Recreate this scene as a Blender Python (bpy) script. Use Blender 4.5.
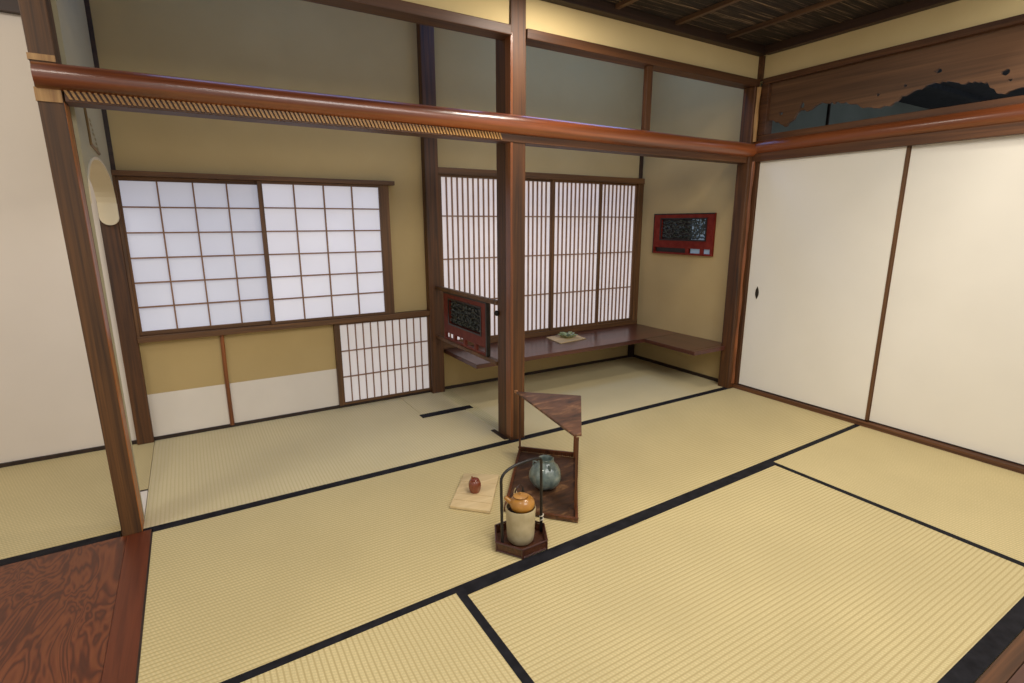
import bpy, bmesh, math, random
from mathutils import Vector, Matrix
random.seed(7)
for o in list(bpy.data.objects):
    bpy.data.objects.remove(o)
SC = bpy.context.scene
COL = SC.collection
R = math.radians

# ------------------------------------------------------------------ camera, world, lights, exposure
cam = bpy.data.cameras.new('camera'); co = bpy.data.objects.new('camera', cam); COL.objects.link(co)
YAW, PITCH, ROLL = R(31.3), R(12.68), R(-0.08)
fw = Vector((math.sin(YAW)*math.cos(PITCH), math.cos(YAW)*math.cos(PITCH), -math.sin(PITCH)))
rt = Vector((math.cos(YAW), -math.sin(YAW), 0)); up = rt.cross(fw)
r2 = math.cos(ROLL)*rt + math.sin(ROLL)*up; u2 = -math.sin(ROLL)*rt + math.cos(ROLL)*up
M3 = Matrix((r2, u2, -fw)).transposed()
co.matrix_world = Matrix.Translation((-1.441, -2.365, 1.193)) @ M3.to_4x4()
cam.sensor_width = 36; cam.sensor_fit = 'HORIZONTAL'; cam.lens = 526.7/1024*36
cam.clip_start = 0.02
SC.camera = co
SC.view_settings.view_transform = 'Standard'; SC.view_settings.look = 'None'
SC.view_settings.gamma = 1; SC.view_settings.use_curve_mapping = False
SC.view_settings.exposure = 0.0
w = bpy.data.worlds.new('world'); SC.world = w; w.use_nodes = True
bg = w.node_tree.nodes['Background']; bg.inputs[0].default_value = (1.0, 0.975, 0.94, 1); bg.inputs[1].default_value = 0.55

def area(name, loc, target, size, power, color, sy=None, spread=180):
    l = bpy.data.lights.new(name, 'AREA'); l.energy = power; l.color = color
    l.shape = 'RECTANGLE'; l.size = size; l.size_y = sy or size; l.spread = R(spread)
    o = bpy.data.objects.new(name, l); COL.objects.link(o); o.location = loc
    o.rotation_euler = (Vector(target)-Vector(loc)).to_track_quat('-Z', 'Y').to_euler()
    return o
WARM = (1.0, 0.91, 0.79); NEUT = (1.0, 0.975, 0.93); COOL = (0.20, 0.42, 1.0)
area('gallery_lamp', (-1.88, -1.8, 2.7), (-1.2, -0.1, 0.6), 0.24, 17, WARM)
area('gallery_lamp', (0.10, -1.8, 2.7), (0.1, -0.1, 0.6), 0.24, 19, WARM)
area('gallery_lamp', (1.0, -1.8, 2.7), (1.2, -0.1, 0.6), 0.22, 12, WARM)
area('ceiling_lamp', (0.15, -0.42, 2.235), (0.15, -0.3, 0.0), 0.3, 10, WARM, 0.12)
area('fill_wash', (0.0, -3.3, 2.6), (0.6, -0.2, 0.9), 1.8, 44, NEUT, 0.9)  # broad unseen fill, added to brighten the doors evenly
area('alcove_cool_fill', (-0.85, 0.42, 2.66), (-0.85, 0.62, 0), 1.3, 4.2, COOL, 0.6)  # unseen cool light added under the closed alcove ceiling, no skylight there
area('alcove_cool_fill', (1.0, 0.42, 2.66), (1.0, 0.62, 0), 1.5, 9.0, COOL, 0.6)  # same added cool light for the right alcove
for lx, tx, ty, tz, pw in ((-1.3, -0.95, .75, .25, 46), (0.6, 1.0, .75, .25, 58), (-0.7, 1.92, -.30, .9, 44)):  # unseen spots added to brighten both alcove floors and the first door
    sl_ = bpy.data.lights.new('fill_spot', 'SPOT'); sl_.energy = pw; sl_.color = NEUT; sl_.spot_size = R(44); sl_.spot_blend = 1; sl_.shadow_soft_size = .12
    so_ = bpy.data.objects.new('fill_spot', sl_); COL.objects.link(so_); so_.location = (lx, -2.3, 2.62)
    so_.rotation_euler = (Vector((tx, ty, tz))-so_.location).to_track_quat('-Z', 'Y').to_euler()
area('side_room_lamp', (-2.7, -0.5, 2.4), (-2.5, 1.0, 0.8), 0.5, 8, NEUT)
area('next_room_lamp', (2.9, -1.2, 2.1), (2.9, 0.2, 2.0), 0.4, 1.1, (0.6, 0.82, 1.0))

# ------------------------------------------------------------------ material helpers
def lin(c):
    f = lambda v: v/12.92 if v <= .04045 else ((v+.055)/1.055)**2.4
    return tuple(f(x/255) for x in c)+(1,)
def mat(name):
    m = bpy.data.materials.new(name); m.use_nodes = True; nt = m.node_tree
    b = nt.nodes['Principled BSDF']
    def N(t, **k):
        n = nt.nodes.new(t)
        for a, v in k.items():
            if a in n.inputs: n.inputs[a].default_value = v
            else: setattr(n, a, v)
        return n
    return m, nt, b, N
def coords(nt, N, scale, loc=(0,0,0), rot=(0,0,0)):
    tc = N('ShaderNodeTexCoord'); mp = N('ShaderNodeMapping'); mp.inputs['Scale'].default_value = scale
    mp.inputs['Location'].default_value = loc; mp.inputs['Rotation'].default_value = rot
    nt.links.new(tc.outputs['Object'], mp.inputs['Vector']); return mp
def ramp(N, stops):
    r = N('ShaderNodeValToRGB'); e = r.color_ramp.elements
    e[0].position = stops[0][0]; e[0].color = lin(stops[0][1]); e[1].position = stops[-1][0]; e[1].color = lin(stops[-1][1])
    for p, c in stops[1:-1]:
        x = e.new(p); x.color = lin(c)
    return r
def wood(name, c1, c2, axis='Z', rough=.35, gscale=38, stretch=1.6, bump=.15, coat=0.0, c3=None):
    m, nt, b, N = mat(name)
    s = [gscale]*3; s['XYZ'.index(axis)] = stretch
    mp = coords(nt, N, s); n = N('ShaderNodeTexNoise', Scale=1.0, Detail=6.0, Roughness=.6, Distortion=.6)
    nt.links.new(mp.outputs[0], n.inputs['Vector'])
    st = [(.28, c1), (.72, c2)] if c3 is None else [(.25, c1), (.55, c2), (.8, c3)]
    rp = ramp(N, st); nt.links.new(n.outputs['Fac'], rp.inputs[0])
    s2 = [6.0]*3; s2['XYZ'.index(axis)] = .8
    mp2 = coords(nt, N, s2, (3, 1, 2)); n2 = N('ShaderNodeTexNoise', Scale=1.0, Detail=2.0); nt.links.new(mp2.outputs[0], n2.inputs['Vector'])
    mr = N('ShaderNodeMapRange'); mr.inputs[1].default_value = .3; mr.inputs[2].default_value = .7; mr.inputs[3].default_value = .72; mr.inputs[4].default_value = 1.25
    nt.links.new(n2.outputs['Fac'], mr.inputs[0])
    mx = N('ShaderNodeVectorMath', operation='SCALE'); nt.links.new(rp.outputs[0], mx.inputs[0]); nt.links.new(mr.outputs[0], mx.inputs['Scale'])
    nt.links.new(mx.outputs[0], b.inputs['Base Color'])
    b.inputs['Roughness'].default_value = rough; b.inputs['Coat Weight'].default_value = coat; b.inputs['Coat Roughness'].default_value = .24
    bp = N('ShaderNodeBump', Strength=bump, Distance=.002); nt.links.new(n.outputs['Fac'], bp.inputs['Height']); nt.links.new(bp.outputs[0], b.inputs['Normal'])
    return m
def plaster(name, c1, c2, rough=.92, sc=4, bump=.08):
    m, nt, b, N = mat(name)
    mp = coords(nt, N, (sc, sc, sc)); n = N('ShaderNodeTexNoise', Scale=1.0, Detail=4.0); nt.links.new(mp.outputs[0], n.inputs['Vector'])
    rp = ramp(N, [(.3, c1), (.7, c2)]); nt.links.new(n.outputs['Fac'], rp.inputs[0]); nt.links.new(rp.outputs[0], b.inputs['Base Color'])
    b.inputs['Roughness'].default_value = rough; b.inputs['Specular IOR Level'].default_value = .15
    n2 = N('ShaderNodeTexNoise', Scale=160.0, Detail=3.0); tc = N('ShaderNodeTexCoord'); nt.links.new(tc.outputs['Object'], n2.inputs['Vector'])
    bp = N('ShaderNodeBump', Strength=bump, Distance=.002); nt.links.new(n2.outputs['Fac'], bp.inputs['Height']); nt.links.new(bp.outputs[0], b.inputs['Normal'])
    return m
def flat(name, c, rough=.5, metal=0, coat=0, emit=None, es=0, spec=None):
    m, nt, b, N = mat(name)
    b.inputs['Base Color'].default_value = lin(c); b.inputs['Roughness'].default_value = rough; b.inputs['Metallic'].default_value = metal
    b.inputs['Coat Weight'].default_value = coat
    if spec is not None: b.inputs['Specular IOR Level'].default_value = spec
    n = N('ShaderNodeTexNoise', Scale=24.0, Detail=3.0); tc = N('ShaderNodeTexCoord'); nt.links.new(tc.outputs['Object'], n.inputs['Vector'])
    d = [max(0, v-10) for v in c]; l = [min(255, v+10) for v in c]
    rp = ramp(N, [(.3, d), (.7, l)]); nt.links.new(n.outputs['Fac'], rp.inputs[0]); nt.links.new(rp.outputs[0], b.inputs['Base Color'])
    if emit: b.inputs['Emission Color'].default_value = lin(emit); b.inputs['Emission Strength'].default_value = es
    return m
def tatami(name, across, c_lo, c_hi, c_gap):
    """rush matting: rows run along the long side, spaced on the axis `across`"""
    m, nt, b, N = mat(name)
    tc = N('ShaderNodeTexCoord'); sp = N('ShaderNodeSeparateXYZ'); nt.links.new(tc.outputs['Object'], sp.inputs[0])
    wob = N('ShaderNodeTexNoise', Scale=5.0, Detail=2.0); nt.links.new(tc.outputs['Object'], wob.inputs['Vector'])
    a = N('ShaderNodeMath', operation='MULTIPLY'); a.inputs[1].default_value = 2*math.pi/.0158; nt.links.new(sp.outputs[across], a.inputs[0])
    a2 = N('ShaderNodeMath', operation='MULTIPLY_ADD'); a2.inputs[1].default_value = 1.6; nt.links.new(wob.outputs['Fac'], a2.inputs[0]); nt.links.new(a.outputs[0], a2.inputs[2])
    s = N('ShaderNodeMath', operation='SINE'); nt.links.new(a2.outputs[0], s.inputs[0])
    ab = N('ShaderNodeMapRange'); ab.inputs[1].default_value = -1; ab.inputs[2].default_value = -.2; nt.links.new(s.outputs[0], ab.inputs[0])
    sc = (900, 110, 1) if across == 'X' else (110, 900, 1)
    sc = (110, 420, 1) if across == 'Y' else (420, 110, 1)
    mp = coords(nt, N, sc); n = N('ShaderNodeTexNoise', Scale=1.0, Detail=2.0); nt.links.new(mp.outputs[0], n.inputs['Vector'])
    rp = ramp(N, [(.3, c_lo), (.7, c_hi)]); nt.links.new(n.outputs['Fac'], rp.inputs[0])
    big = N('ShaderNodeTexNoise', Scale=2.2, Detail=3.0); nt.links.new(tc.outputs['Object'], big.inputs['Vector'])
    mr = N('ShaderNodeMapRange'); mr.inputs[1].default_value = .3; mr.inputs[2].default_value = .7; mr.inputs[3].default_value = .93; mr.inputs[4].default_value = 1.05
    nt.links.new(big.outputs['Fac'], mr.inputs[0])
    vm = N('ShaderNodeVectorMath', operation='SCALE'); nt.links.new(rp.outputs[0], vm.inputs[0]); nt.links.new(mr.outputs[0], vm.inputs['Scale'])
    oth = 'X' if across == 'Y' else 'Y'
    ct = N('ShaderNodeMath', operation='MULTIPLY'); ct.inputs[1].default_value = 2*math.pi/.0105; nt.links.new(sp.outputs[oth], ct.inputs[0])
    ca = N('ShaderNodeMath', operation='MULTIPLY_ADD'); ca.inputs[1].default_value = .5; nt.links.new(a.outputs[0], ca.inputs[0]); nt.links.new(ct.outputs[0], ca.inputs[2])
    cs = N('ShaderNodeMath', operation='SINE'); nt.links.new(ca.outputs[0], cs.inputs[0])
    cm = N('ShaderNodeMapRange'); cm.inputs[1].default_value = -1; cm.inputs[3].default_value = .90; cm.inputs[4].default_value = 1.03; nt.links.new(cs.outputs[0], cm.inputs[0])
    vm0 = vm; vm = N('ShaderNodeVectorMath', operation='SCALE'); nt.links.new(vm0.outputs[0], vm.inputs[0]); nt.links.new(cm.outputs[0], vm.inputs['Scale'])
    mx = N('ShaderNodeMix', data_type='RGBA'); mx.inputs[6].default_value = lin(c_gap)
    nt.links.new(ab.outputs[0], mx.inputs[0]); nt.links.new(vm.outputs[0], mx.inputs[7])
    nt.links.new(mx.outputs[2], b.inputs['Base Color']); b.inputs['Roughness'].default_value = .6; b.inputs['Specular IOR Level'].default_value = .3
    bp = N('ShaderNodeBump', Strength=.25, Distance=.0010); nt.links.new(s.outputs[0], bp.inputs['Height'])
    nt.links.new(bp.outputs[0], b.inputs['Normal'])
    return m
def figured(name, c1, c2, c3):
    m, nt, b, N = mat(name)
    mp = coords(nt, N, (7.5, 2.4, 1)); n = N('ShaderNodeTexNoise', Scale=1.0, Detail=3.0, Distortion=1.0, Roughness=.5); nt.links.new(mp.outputs[0], n.inputs['Vector'])
    a = N('ShaderNodeMath', operation='MULTIPLY'); a.inputs[1].default_value = 95; nt.links.new(n.outputs['Fac'], a.inputs[0])
    s = N('ShaderNodeMath', operation='SINE'); nt.links.new(a.outputs[0], s.inputs[0])
    mr = N('ShaderNodeMapRange'); mr.inputs[1].default_value = -1; nt.links.new(s.outputs[0], mr.inputs[0])
    rp = ramp(N, [(.0, c1), (.5, c2), (1.0, c3)]); nt.links.new(mr.outputs[0], rp.inputs[0])
    mp2 = coords(nt, N, (90, 6, 1)); n2 = N('ShaderNodeTexNoise', Scale=1.0, Detail=4.0); nt.links.new(mp2.outputs[0], n2.inputs['Vector'])
    m2 = N('ShaderNodeMapRange'); m2.inputs[3].default_value = .7; m2.inputs[4].default_value = 1.3; nt.links.new(n2.outputs['Fac'], m2.inputs[0])
    vm = N('ShaderNodeVectorMath', operation='SCALE'); nt.links.new(rp.outputs[0], vm.inputs[0]); nt.links.new(m2.outputs[0], vm.inputs['Scale'])
    nt.links.new(vm.outputs[0], b.inputs['Base Color']); b.inputs['Roughness'].default_value = .35
    return m
def reeds(name):
    m, nt, b, N = mat(name)
    mp = coords(nt, N, (2.5, 95, 1)); n = N('ShaderNodeTexNoise', Scale=1.0, Detail=5.0, Roughness=.7); nt.links.new(mp.outputs[0], n.inputs['Vector'])
    rp = ramp(N, [(.38, (16, 12, 10)), (.56, (52, 40, 32)), (.68, (170, 145, 115))]); nt.links.new(n.outputs['Fac'], rp.inputs[0])
    nt.links.new(rp.outputs[0], b.inputs['Base Color']); b.inputs['Roughness'].default_value = .7
    bp = N('ShaderNodeBump', Strength=.8, Distance=.006); nt.links.new(n.outputs['Fac'], bp.inputs['Height']); nt.links.new(bp.outputs[0], b.inputs['Normal'])
    return m
def shoji_paper(name, base, emit, es):
    m, nt, b, N = mat(name)
    mp = coords(nt, N, (3, 3, 3)); n = N('ShaderNodeTexNoise', Scale=1.0, Detail=3.0); nt.links.new(mp.outputs[0], n.inputs['Vector'])
    rp = ramp(N, [(.3, [v-6 for v in emit]), (.7, [min(255, v+6) for v in emit])]); nt.links.new(n.outputs['Fac'], rp.inputs[0])
    b.inputs['Base Color'].default_value = lin(base); b.inputs['Roughness'].default_value = .9
    nt.links.new(rp.outputs[0], b.inputs['Emission Color']); b.inputs['Emission Strength'].default_value = es
    return m

W_POST_Z = wood('post_wood', (40, 22, 8), (104, 62, 26), 'Z', .52, 45, 1.4)
W_POST_OLD = wood('weathered_post_wood', (42, 26, 11), (108, 70, 32), 'Z', .6, 55, 1.2, .5)
W_SAP = wood('sapwood_orange', (84, 44, 20), (150, 86, 42), 'Z', .35, 60, 1.2, coat=.2)
W_PALE = wood('pale_sapwood', (140, 98, 52), (202, 160, 98), 'Z', .45, 50, 1.5)
W_LOG_X = wood('polished_log_x', (80, 36, 16), (176, 96, 48), 'X', .34, 18, .6, .05, 1.0)
W_LOG_Y = wood('polished_log_y', (84, 40, 18), (142, 76, 38), 'Y', .34, 18, .6, .05, 1.0)
W_BEAM_X = wood('beam_wood_x', (56, 32, 17), (108, 68, 38), 'X', .5, 42, 1.2)
W_BEAM_Y = wood('beam_wood_y', (56, 32, 17), (108, 68, 38), 'Y', .5, 42, 1.2)
W_FRAME_X = wood('frame_wood_x', (66, 42, 20), (120, 80, 42), 'X', .55, 60, 1.5)
W_FRAME_Z = wood('frame_wood_z', (66, 42, 20), (120, 80, 42), 'Z', .55, 60, 1.5)
W_BAR = flat('lattice_bar_wood', (136, 100, 74), .6)
W_DARK = flat('dark_stained_wood', (42, 26, 18), .5)
W_DARKX = wood('dark_beam_wood', (38, 24, 16), (64, 42, 28), 'X', .55)
W_SHELF_X = wood('lacquered_shelf_x', (66, 34, 26), (90, 50, 38), 'X', .3, 24, 1.0, .03, .2)
W_SHELF_Y = wood('lacquered_shelf_y', (66, 34, 26), (90, 50, 38), 'Y', .3, 24, 1.0, .03, .2)
W_RANMA = wood('transom_wood', (76, 52, 34), (122, 86, 58), 'Y', .5, 34, .9)
W_CEIL = wood('ceiling_batten_wood', (70, 48, 32), (112, 82, 56), 'Y', .5, 40, 1.5)
W_FIG = figured('figured_floor_wood', (76, 32, 15), (102, 48, 23), (116, 60, 30))
W_STR = wood('straight_floor_wood', (78, 34, 17), (104, 49, 25), 'Y', .4, 70, 2.5, .05)
P_OCHRE = plaster('ochre_wall_plaster', (184, 159, 110), (189, 164, 115))
P_CREAM = plaster('cream_wall_plaster', (210, 187, 136), (215, 192, 141))
P_GREEN = plaster('pale_olive_plaster', (176, 166, 136), (180, 170, 140))
P_LIGHT = plaster('light_reveal_plaster', (214, 198, 166), (222, 208, 178))
P_LOWPAPER = plaster('lower_wall_paper', (222, 212, 198), (228, 218, 204), bump=.03)
P_WHITE = plaster('fusuma_paper', (231, 225, 212), (235, 229, 216), .8, 3, .06)
P_WHITE2 = plaster('side_room_paper', (222, 210, 196), (226, 214, 200), .8, 3, .06)
P_TEAL = plaster('bluish_wall_plaster', (118, 126, 122), (128, 136, 132))
T_X = tatami('tatami_rows_along_x', 'Y', (198, 181, 131), (213, 196, 149), (182, 162, 113))
T_Y = tatami('tatami_rows_along_y', 'X', (200, 183, 133), (215, 198, 151), (184, 164, 115))
T_ALC = tatami('alcove_tatami', 'X', (206, 190, 146), (216, 201, 160), (199, 183, 138))
HERI = flat('black_cloth_border', (24, 23, 28), .8, spec=.2)
PAPER_L = shoji_paper('shoji_paper_left', (190, 190, 196), (200, 201, 218), .43)
PAPER_L2 = shoji_paper('shoji_paper_right_sash', (196, 194, 198), (216, 214, 226), .50)
PAPER_R = shoji_paper('shoji_paper_right', (196, 190, 190), (222, 212, 214), .52)
PAPER_S = shoji_paper('shoji_paper_small', (196, 190, 186), (214, 206, 206), .42)
GLOWBITS = shoji_paper('light_leak_backing', (140, 156, 170), (150, 172, 192), .2)  # weak glow standing in for light leaking through the plaque

# ------------------------------------------------------------------ geometry helpers
class MB:
    def __init__(s): s.bm = bmesh.new()
    def box(s, x0, x1, y0, y1, z0, z1):
        v = [s.bm.verts.new(p) for p in [(x0,y0,z0),(x1,y0,z0),(x1,y1,z0),(x0,y1,z0),(x0,y0,z1),(x1,y0,z1),(x1,y1,z1),(x0,y1,z1)]]
        for f in [(0,3,2,1),(4,5,6,7),(0,1,5,4),(1,2,6,5),(2,3,7,6),(3,0,4,7)]: s.bm.faces.new([v[i] for i in f])
        return s
    def prism(s, bottom, top):
        """bottom and top: equally long lists of 3-D points"""
        a = [s.bm.verts.new(p) for p in bottom]; b = [s.bm.verts.new(p) for p in top]; n = len(a)
        s.bm.faces.new(a[::-1]); s.bm.faces.new(b)
        for i in range(n): s.bm.faces.new([a[i], a[(i+1)%n], b[(i+1)%n], b[i]])
        return s
    def tube(s, pts, r, n=10, cap=True):
        pts = [Vector(p) for p in pts]; rs = r if isinstance(r, (list, tuple)) else [r]*len(pts)
        rings = []; prev = None
        for i, p in enumerate(pts):
            d = (pts[min(i+1, len(pts)-1)]-pts[max(i-1, 0)]).normalized()
            if prev is None:
                ref = Vector((0,0,1)) if abs(d.z) < .9 else Vector((1,0,0)); a = d.cross(ref).normalized()
            else:
                a = (prev - d*prev.dot(d)).normalized()
            prev = a; b = d.cross(a)
            rings.append([s.bm.verts.new(p + rs[i]*(math.cos(t)*a+math.sin(t)*b)) for t in [2*math.pi*k/n for k in range(n)]])
        for i in range(len(rings)-1):
            for k in range(n): s.bm.faces.new([rings[i][k], rings[i][(k+1)%n], rings[i+1][(k+1)%n], rings[i+1][k]])
        if cap: s.bm.faces.new(rings[0][::-1]); s.bm.faces.new(rings[-1])
        return s
    def lathe(s, prof, c=(0,0,0), n=40, fn=None):
        rings = []
        for (r, z) in prof:
            ring = []
            for k in range(n):
                t = 2*math.pi*k/n; rr = r*(fn(t, z) if fn else 1)
                ring.append(s.bm.verts.new((c[0]+rr*math.cos(t), c[1]+rr*math.sin(t), c[2]+z)))
            rings.append(ring)
        for i in range(len(rings)-1):
            for k in range(n): s.bm.faces.new([rings[i][k], rings[i][(k+1)%n], rings[i+1][(k+1)%n], rings[i+1][k]])
        s.bm.faces.new(rings[0][::-1]); s.bm.faces.new(rings[-1]); return s
    def build(s, name, m, parent=None, smooth=False, bevel=0, loc=None):
        bmesh.ops.recalc_face_normals(s.bm, faces=s.bm.faces)
        me = bpy.data.meshes.new(name); s.bm.to_mesh(me); s.bm.free(); me.materials.append(m)
        o = bpy.data.objects.new(name, me); COL.objects.link(o)
        if smooth:
            for p in me.polygons: p.use_smooth = True
            e = o.modifiers.new('smooth', 'EDGE_SPLIT'); e.split_angle = R(42)
        if bevel:
            b = o.modifiers.new('bevel', 'BEVEL'); b.width = bevel; b.segments = 2; b.limit_method = 'ANGLE'
        if parent: o.parent = parent
        if loc: o.location = loc
        return o
def box(name, m, x0, x1, y0, y1, z0, z1, parent=None, bevel=0):
    return MB().box(x0, x1, y0, y1, z0, z1).build(name, m, parent, bevel=bevel)
def tag(o, label=None, cat=None, group=None, kind=None):
    if label: o['label'] = label
    if cat: o['category'] = cat
    if group: o['group'] = group
    if kind: o['kind'] = kind
    return o
def empty(name, label, cat, loc=(0,0,0), group=None, kind=None, rz=0):
    o = bpy.data.objects.new(name, None); COL.objects.link(o); o.location = loc; o.rotation_euler.z = rz
    return tag(o, label, cat, group, kind)
def struct(o, label, cat):
    return tag(o, label, cat, kind='structure')
# parts are modelled in room coordinates; put() shifts them under their thing's base
def under(o, root):
    root_m = Matrix.Translation(root.location) @ Matrix.Rotation(root.rotation_euler.z, 4, 'Z')
    o.parent = root; o.matrix_parent_inverse = root_m.inverted(); return o

# ------------------------------------------------------------------ dimensions (metres)
XL, XR, XA, YB = -1.72, 1.92, 1.93, 1.06
ZK, ZR0, ZR1, ZC = 1.585, 2.062, 2.108, 2.30

# ------------------------------------------------------------------ floor, walls, ceiling
struct(box('floor', W_DARK, -4.2, 4.6, -3.4, 1.3, -.12, -.045), 'dark subfloor under the straw mats', 'floor')
struct(box('wall_back', P_OCHRE, -1.80, 2.0, YB, 1.16, -.045, 2.72), 'long ochre plaster wall holding the paper windows', 'wall')
struct(box('wall_alcove_right', P_OCHRE, XA, 2.01, .06, YB, -.045, 2.72), 'ochre plaster side wall of the right alcove with the red carved plaque', 'wall')
struct(box('wall_side_room', P_WHITE2, -4.2, -1.79, YB-.001, 1.16, .0, 2.115), 'white papered wall of the side room left of the weathered post', 'wall')
struct(box('trim_1', W_DARKX, -4.2, -1.80, 1.02, 1.16, 2.115, 2.21), 'dark beam above the white wall of the side room', 'beam')
struct(box('wall_side_room_upper', P_WHITE2, -4.2, -1.80, YB-.001, 1.16, 2.21, 2.72), 'strip of wall above the dark side room beam', 'wall')
# partition with the arched opening
def arch_wall():
    b = MB(); Y0, Y1, Z0, Z1 = .109, 1.0, 0.0, 2.72
    a0, a1, zs, za = .116, 1.0, 1.27, 1.46
    pts = [(a0, 0), (a0, zs-.12)]
    n = 26; cy = (a0+a1)/2; hw = (a1-a0)/2
    for k in range(n+1):
        t = math.pi*(1-k/n); pts.append((cy+hw*math.cos(t), zs-.0+(za-zs)*math.sin(t)**.85))
    # strips: each slice from arch curve up to the wall top, x from -1.79 to -1.72
    xs = (-1.79, -1.72)
    b.box(xs[0], xs[1], Y0, a0, Z0, Z1); b.box(xs[0], xs[1], a1, 1.03, zs, Z1)
    arc = pts[2:]
    for (y0, z0), (y1, z1) in zip(arc[:-1], arc[1:]):
        b.prism([(xs[0], y0, z0), (xs[1], y0, z0), (xs[1], y1, z1), (xs[0], y1, z1)],
                [(xs[0], y0, Z1), (xs[1], y0, Z1), (xs[1], y1, Z1), (xs[0], y1, Z1)])
    bmesh.ops.remove_doubles(b.bm, verts=b.bm.verts, dist=1e-5)
    o = b.build('wall_left', P_GREEN)
    # plaster lining turned round the edge of the arch, ending in a rounded tongue on the far post
    l = MB(); t = .006
    for (y0, z0), (y1, z1) in zip(arc[:-1], arc[1:]):
        l.prism([(-1.796, y0, z0-t), (-1.716, y0, z0-t), (-1.716, y1, z1-t), (-1.796, y1, z1-t)],
                [(-1.796, y0, z0+.004), (-1.716, y0, z0+.004), (-1.716, y1, z1+.004), (-1.796, y1, z1+.004)])
    xc, hwx = -1.756, .04
    outl = [(xc-hwx, zs+.02)] + [(xc-hwx*math.cos(math.pi*k/14), 1.225-hwx*math.sin(math.pi*k/14)) for k in range(15)] + [(xc+hwx, zs+.02)]
    l.prism([(x, .996, z) for x, z in outl], [(x, 1.024, z) for x, z in outl])
    lo = l.build('arch_lining', P_LIGHT, o); lo['label'] = 'pale plaster lining of the arch with rounded lower end'
    return o
struct(arch_wall(), 'thin olive plaster partition with an arched opening behind the weathered post', 'wall')
box_corner = struct(box('trim_2', W_DARKX, -1.735, -1.702, 1.04, YB, 1.30, 2.7), 'thin dark corner strip between olive partition and back wall', 'trim')
box_corner2 = struct(box('trim_3', W_POST_Z, -1.80, -1.722, 1.022, YB, 0, 2.7, bevel=.004), 'dark corner post beside the left paper window', 'post')
# raised bracket mark on the partition face
bk = MB().tube([(-1.717, .36, 1.635), (-1.717, .37, 1.50), (-1.717, .60, 1.485)], .006, 6).build('wall_bracket', wood('bracket_wood', (120, 92, 50), (150, 120, 70), 'Z', .6), smooth=True)
tag(bk, 'thin L-shaped wooden strip on the olive partition above the arch', 'wall bracket')
mk = MB()
for k in range(7): mk.box(-1.7195, -1.7175, .47+random.uniform(-.02, .02)+.02*k, .50+.02*k, 1.60-.016*k, 1.608-.016*k)
mko = mk.build('faded_mark', flat('faded_ink', (156, 142, 104), .9)); under(mko, bk)

struct(box('ceiling', reeds('reed_ceiling'), -1.85, 1.98, -1.58, .0, ZC, ZC+.05), 'dark reed ceiling above the mats', 'ceiling')
struct(box('ceiling_alcove', P_CREAM, -4.2, 2.0, .0, 1.16, 2.72, 2.77), 'high ceiling over the two alcoves', 'ceiling')
struct(box('trim_4', W_DARKX, -1.85, 1.90, -.04, .012, 2.25, ZC, bevel=.003), 'dark edge beam where reed ceiling meets the front wall strip', 'beam')
struct(box('trim_5', wood('dark_beam_y', (38,24,16), (64,42,28), 'Y', .55), 1.875, XR+.01, -1.58, -.04, 2.25, ZC, bevel=.003), 'dark edge beam where reed ceiling meets the right wall', 'beam')
for k, lab in enumerate(['ceiling batten nearest the right wall', 'ceiling batten second from the right wall', 'ceiling batten third from the right wall', 'ceiling batten fourth from the right wall']):
    x = 1.49-.444*k
    tag(box('ceiling_batten', W_CEIL, x, x+.028, -1.55, -.04, ZC-.022, ZC, bevel=.002), 'slim wooden '+lab+' under dark reeds', 'ceiling batten', 'parallel battens under the reed ceiling')
struct(box('wall_front_upper', P_CREAM, -1.72, 1.90, .012, .06, ZR1-.005, 2.73), 'cream plaster strip between upper rail and reed ceiling', 'wall')
struct(box('wall_right_upper', P_CREAM, XR, 1.97, -3.0, .012, 2.095, 2.73), 'cream plaster strip above the carved transom board', 'wall')
struct(box('wall_right', P_OCHRE, 1.985, 2.02, -3.0, .06, -.045, 1.60), 'wall behind the sliding doors', 'wall')

# ------------------------------------------------------------------ tatami mats
def BL_(x): return -.966+.025*(x+.5)
def qbox(name, m, x0, x1, ya, yb, z0, z1):
    """slab whose two long edges follow the slightly skewed mat row"""
    b = MB(); p = [(x0, ya(x0)), (x1, ya(x1)), (x1, yb(x1)), (x0, yb(x0))]
    b.prism([(x, y, z0) for x, y in p], [(x, y, z1) for x, y in p]); return b.build(name, m)
def cf(v): return v if callable(v) else (lambda x: v)
def mat_thing(label, x0, x1, y0, y1, m, borders=(), z=0.0, extra=()):
    y0, y1 = cf(y0), cf(y1); t = empty('tatami_mat', label, 'straw mat', ((x0+x1)/2, (y0(x0)+y1(x0))/2, z-.045))
    g = .0003
    under(qbox('rush_surface', m, x0+g, x1-g, lambda x: y0(x)+g, lambda x: y1(x)-g, z-.045, z), t)
    for (a, b, c, d) in extra:
        under(box('rush_surface', m, a, b, c, d, z-.045, z), t)
    for (a, b, c, d) in borders:
        under(qbox('cloth_border', HERI, a, b, cf(c), cf(d), z-.002, z+.0015), t)
    return t
hw = .028
mat_thing('long tatami mat under the kettle and jar, left half of the row along the posts', XL+.03, .10, BL_, 0, T_X, [(XL+.03, .10, BL_, lambda x: BL_(x)+hw), (XL+.03, .10, -hw, 0)])
mat_thing('long tatami mat ending at the sliding doors, right half of the row along the posts', .10, 1.905, BL_, 0, T_X, [(.10, 1.905, BL_, lambda x: BL_(x)+hw), (.10, 1.905, -hw, 0)])
mat_thing('large tatami mat in the right foreground with wide black double border', -.785, .966, -2.005, BL_, T_X, [(-.785, .966, lambda x: BL_(x)-hw, BL_), (-.785, .966, -2.005, -1.955)])
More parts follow.
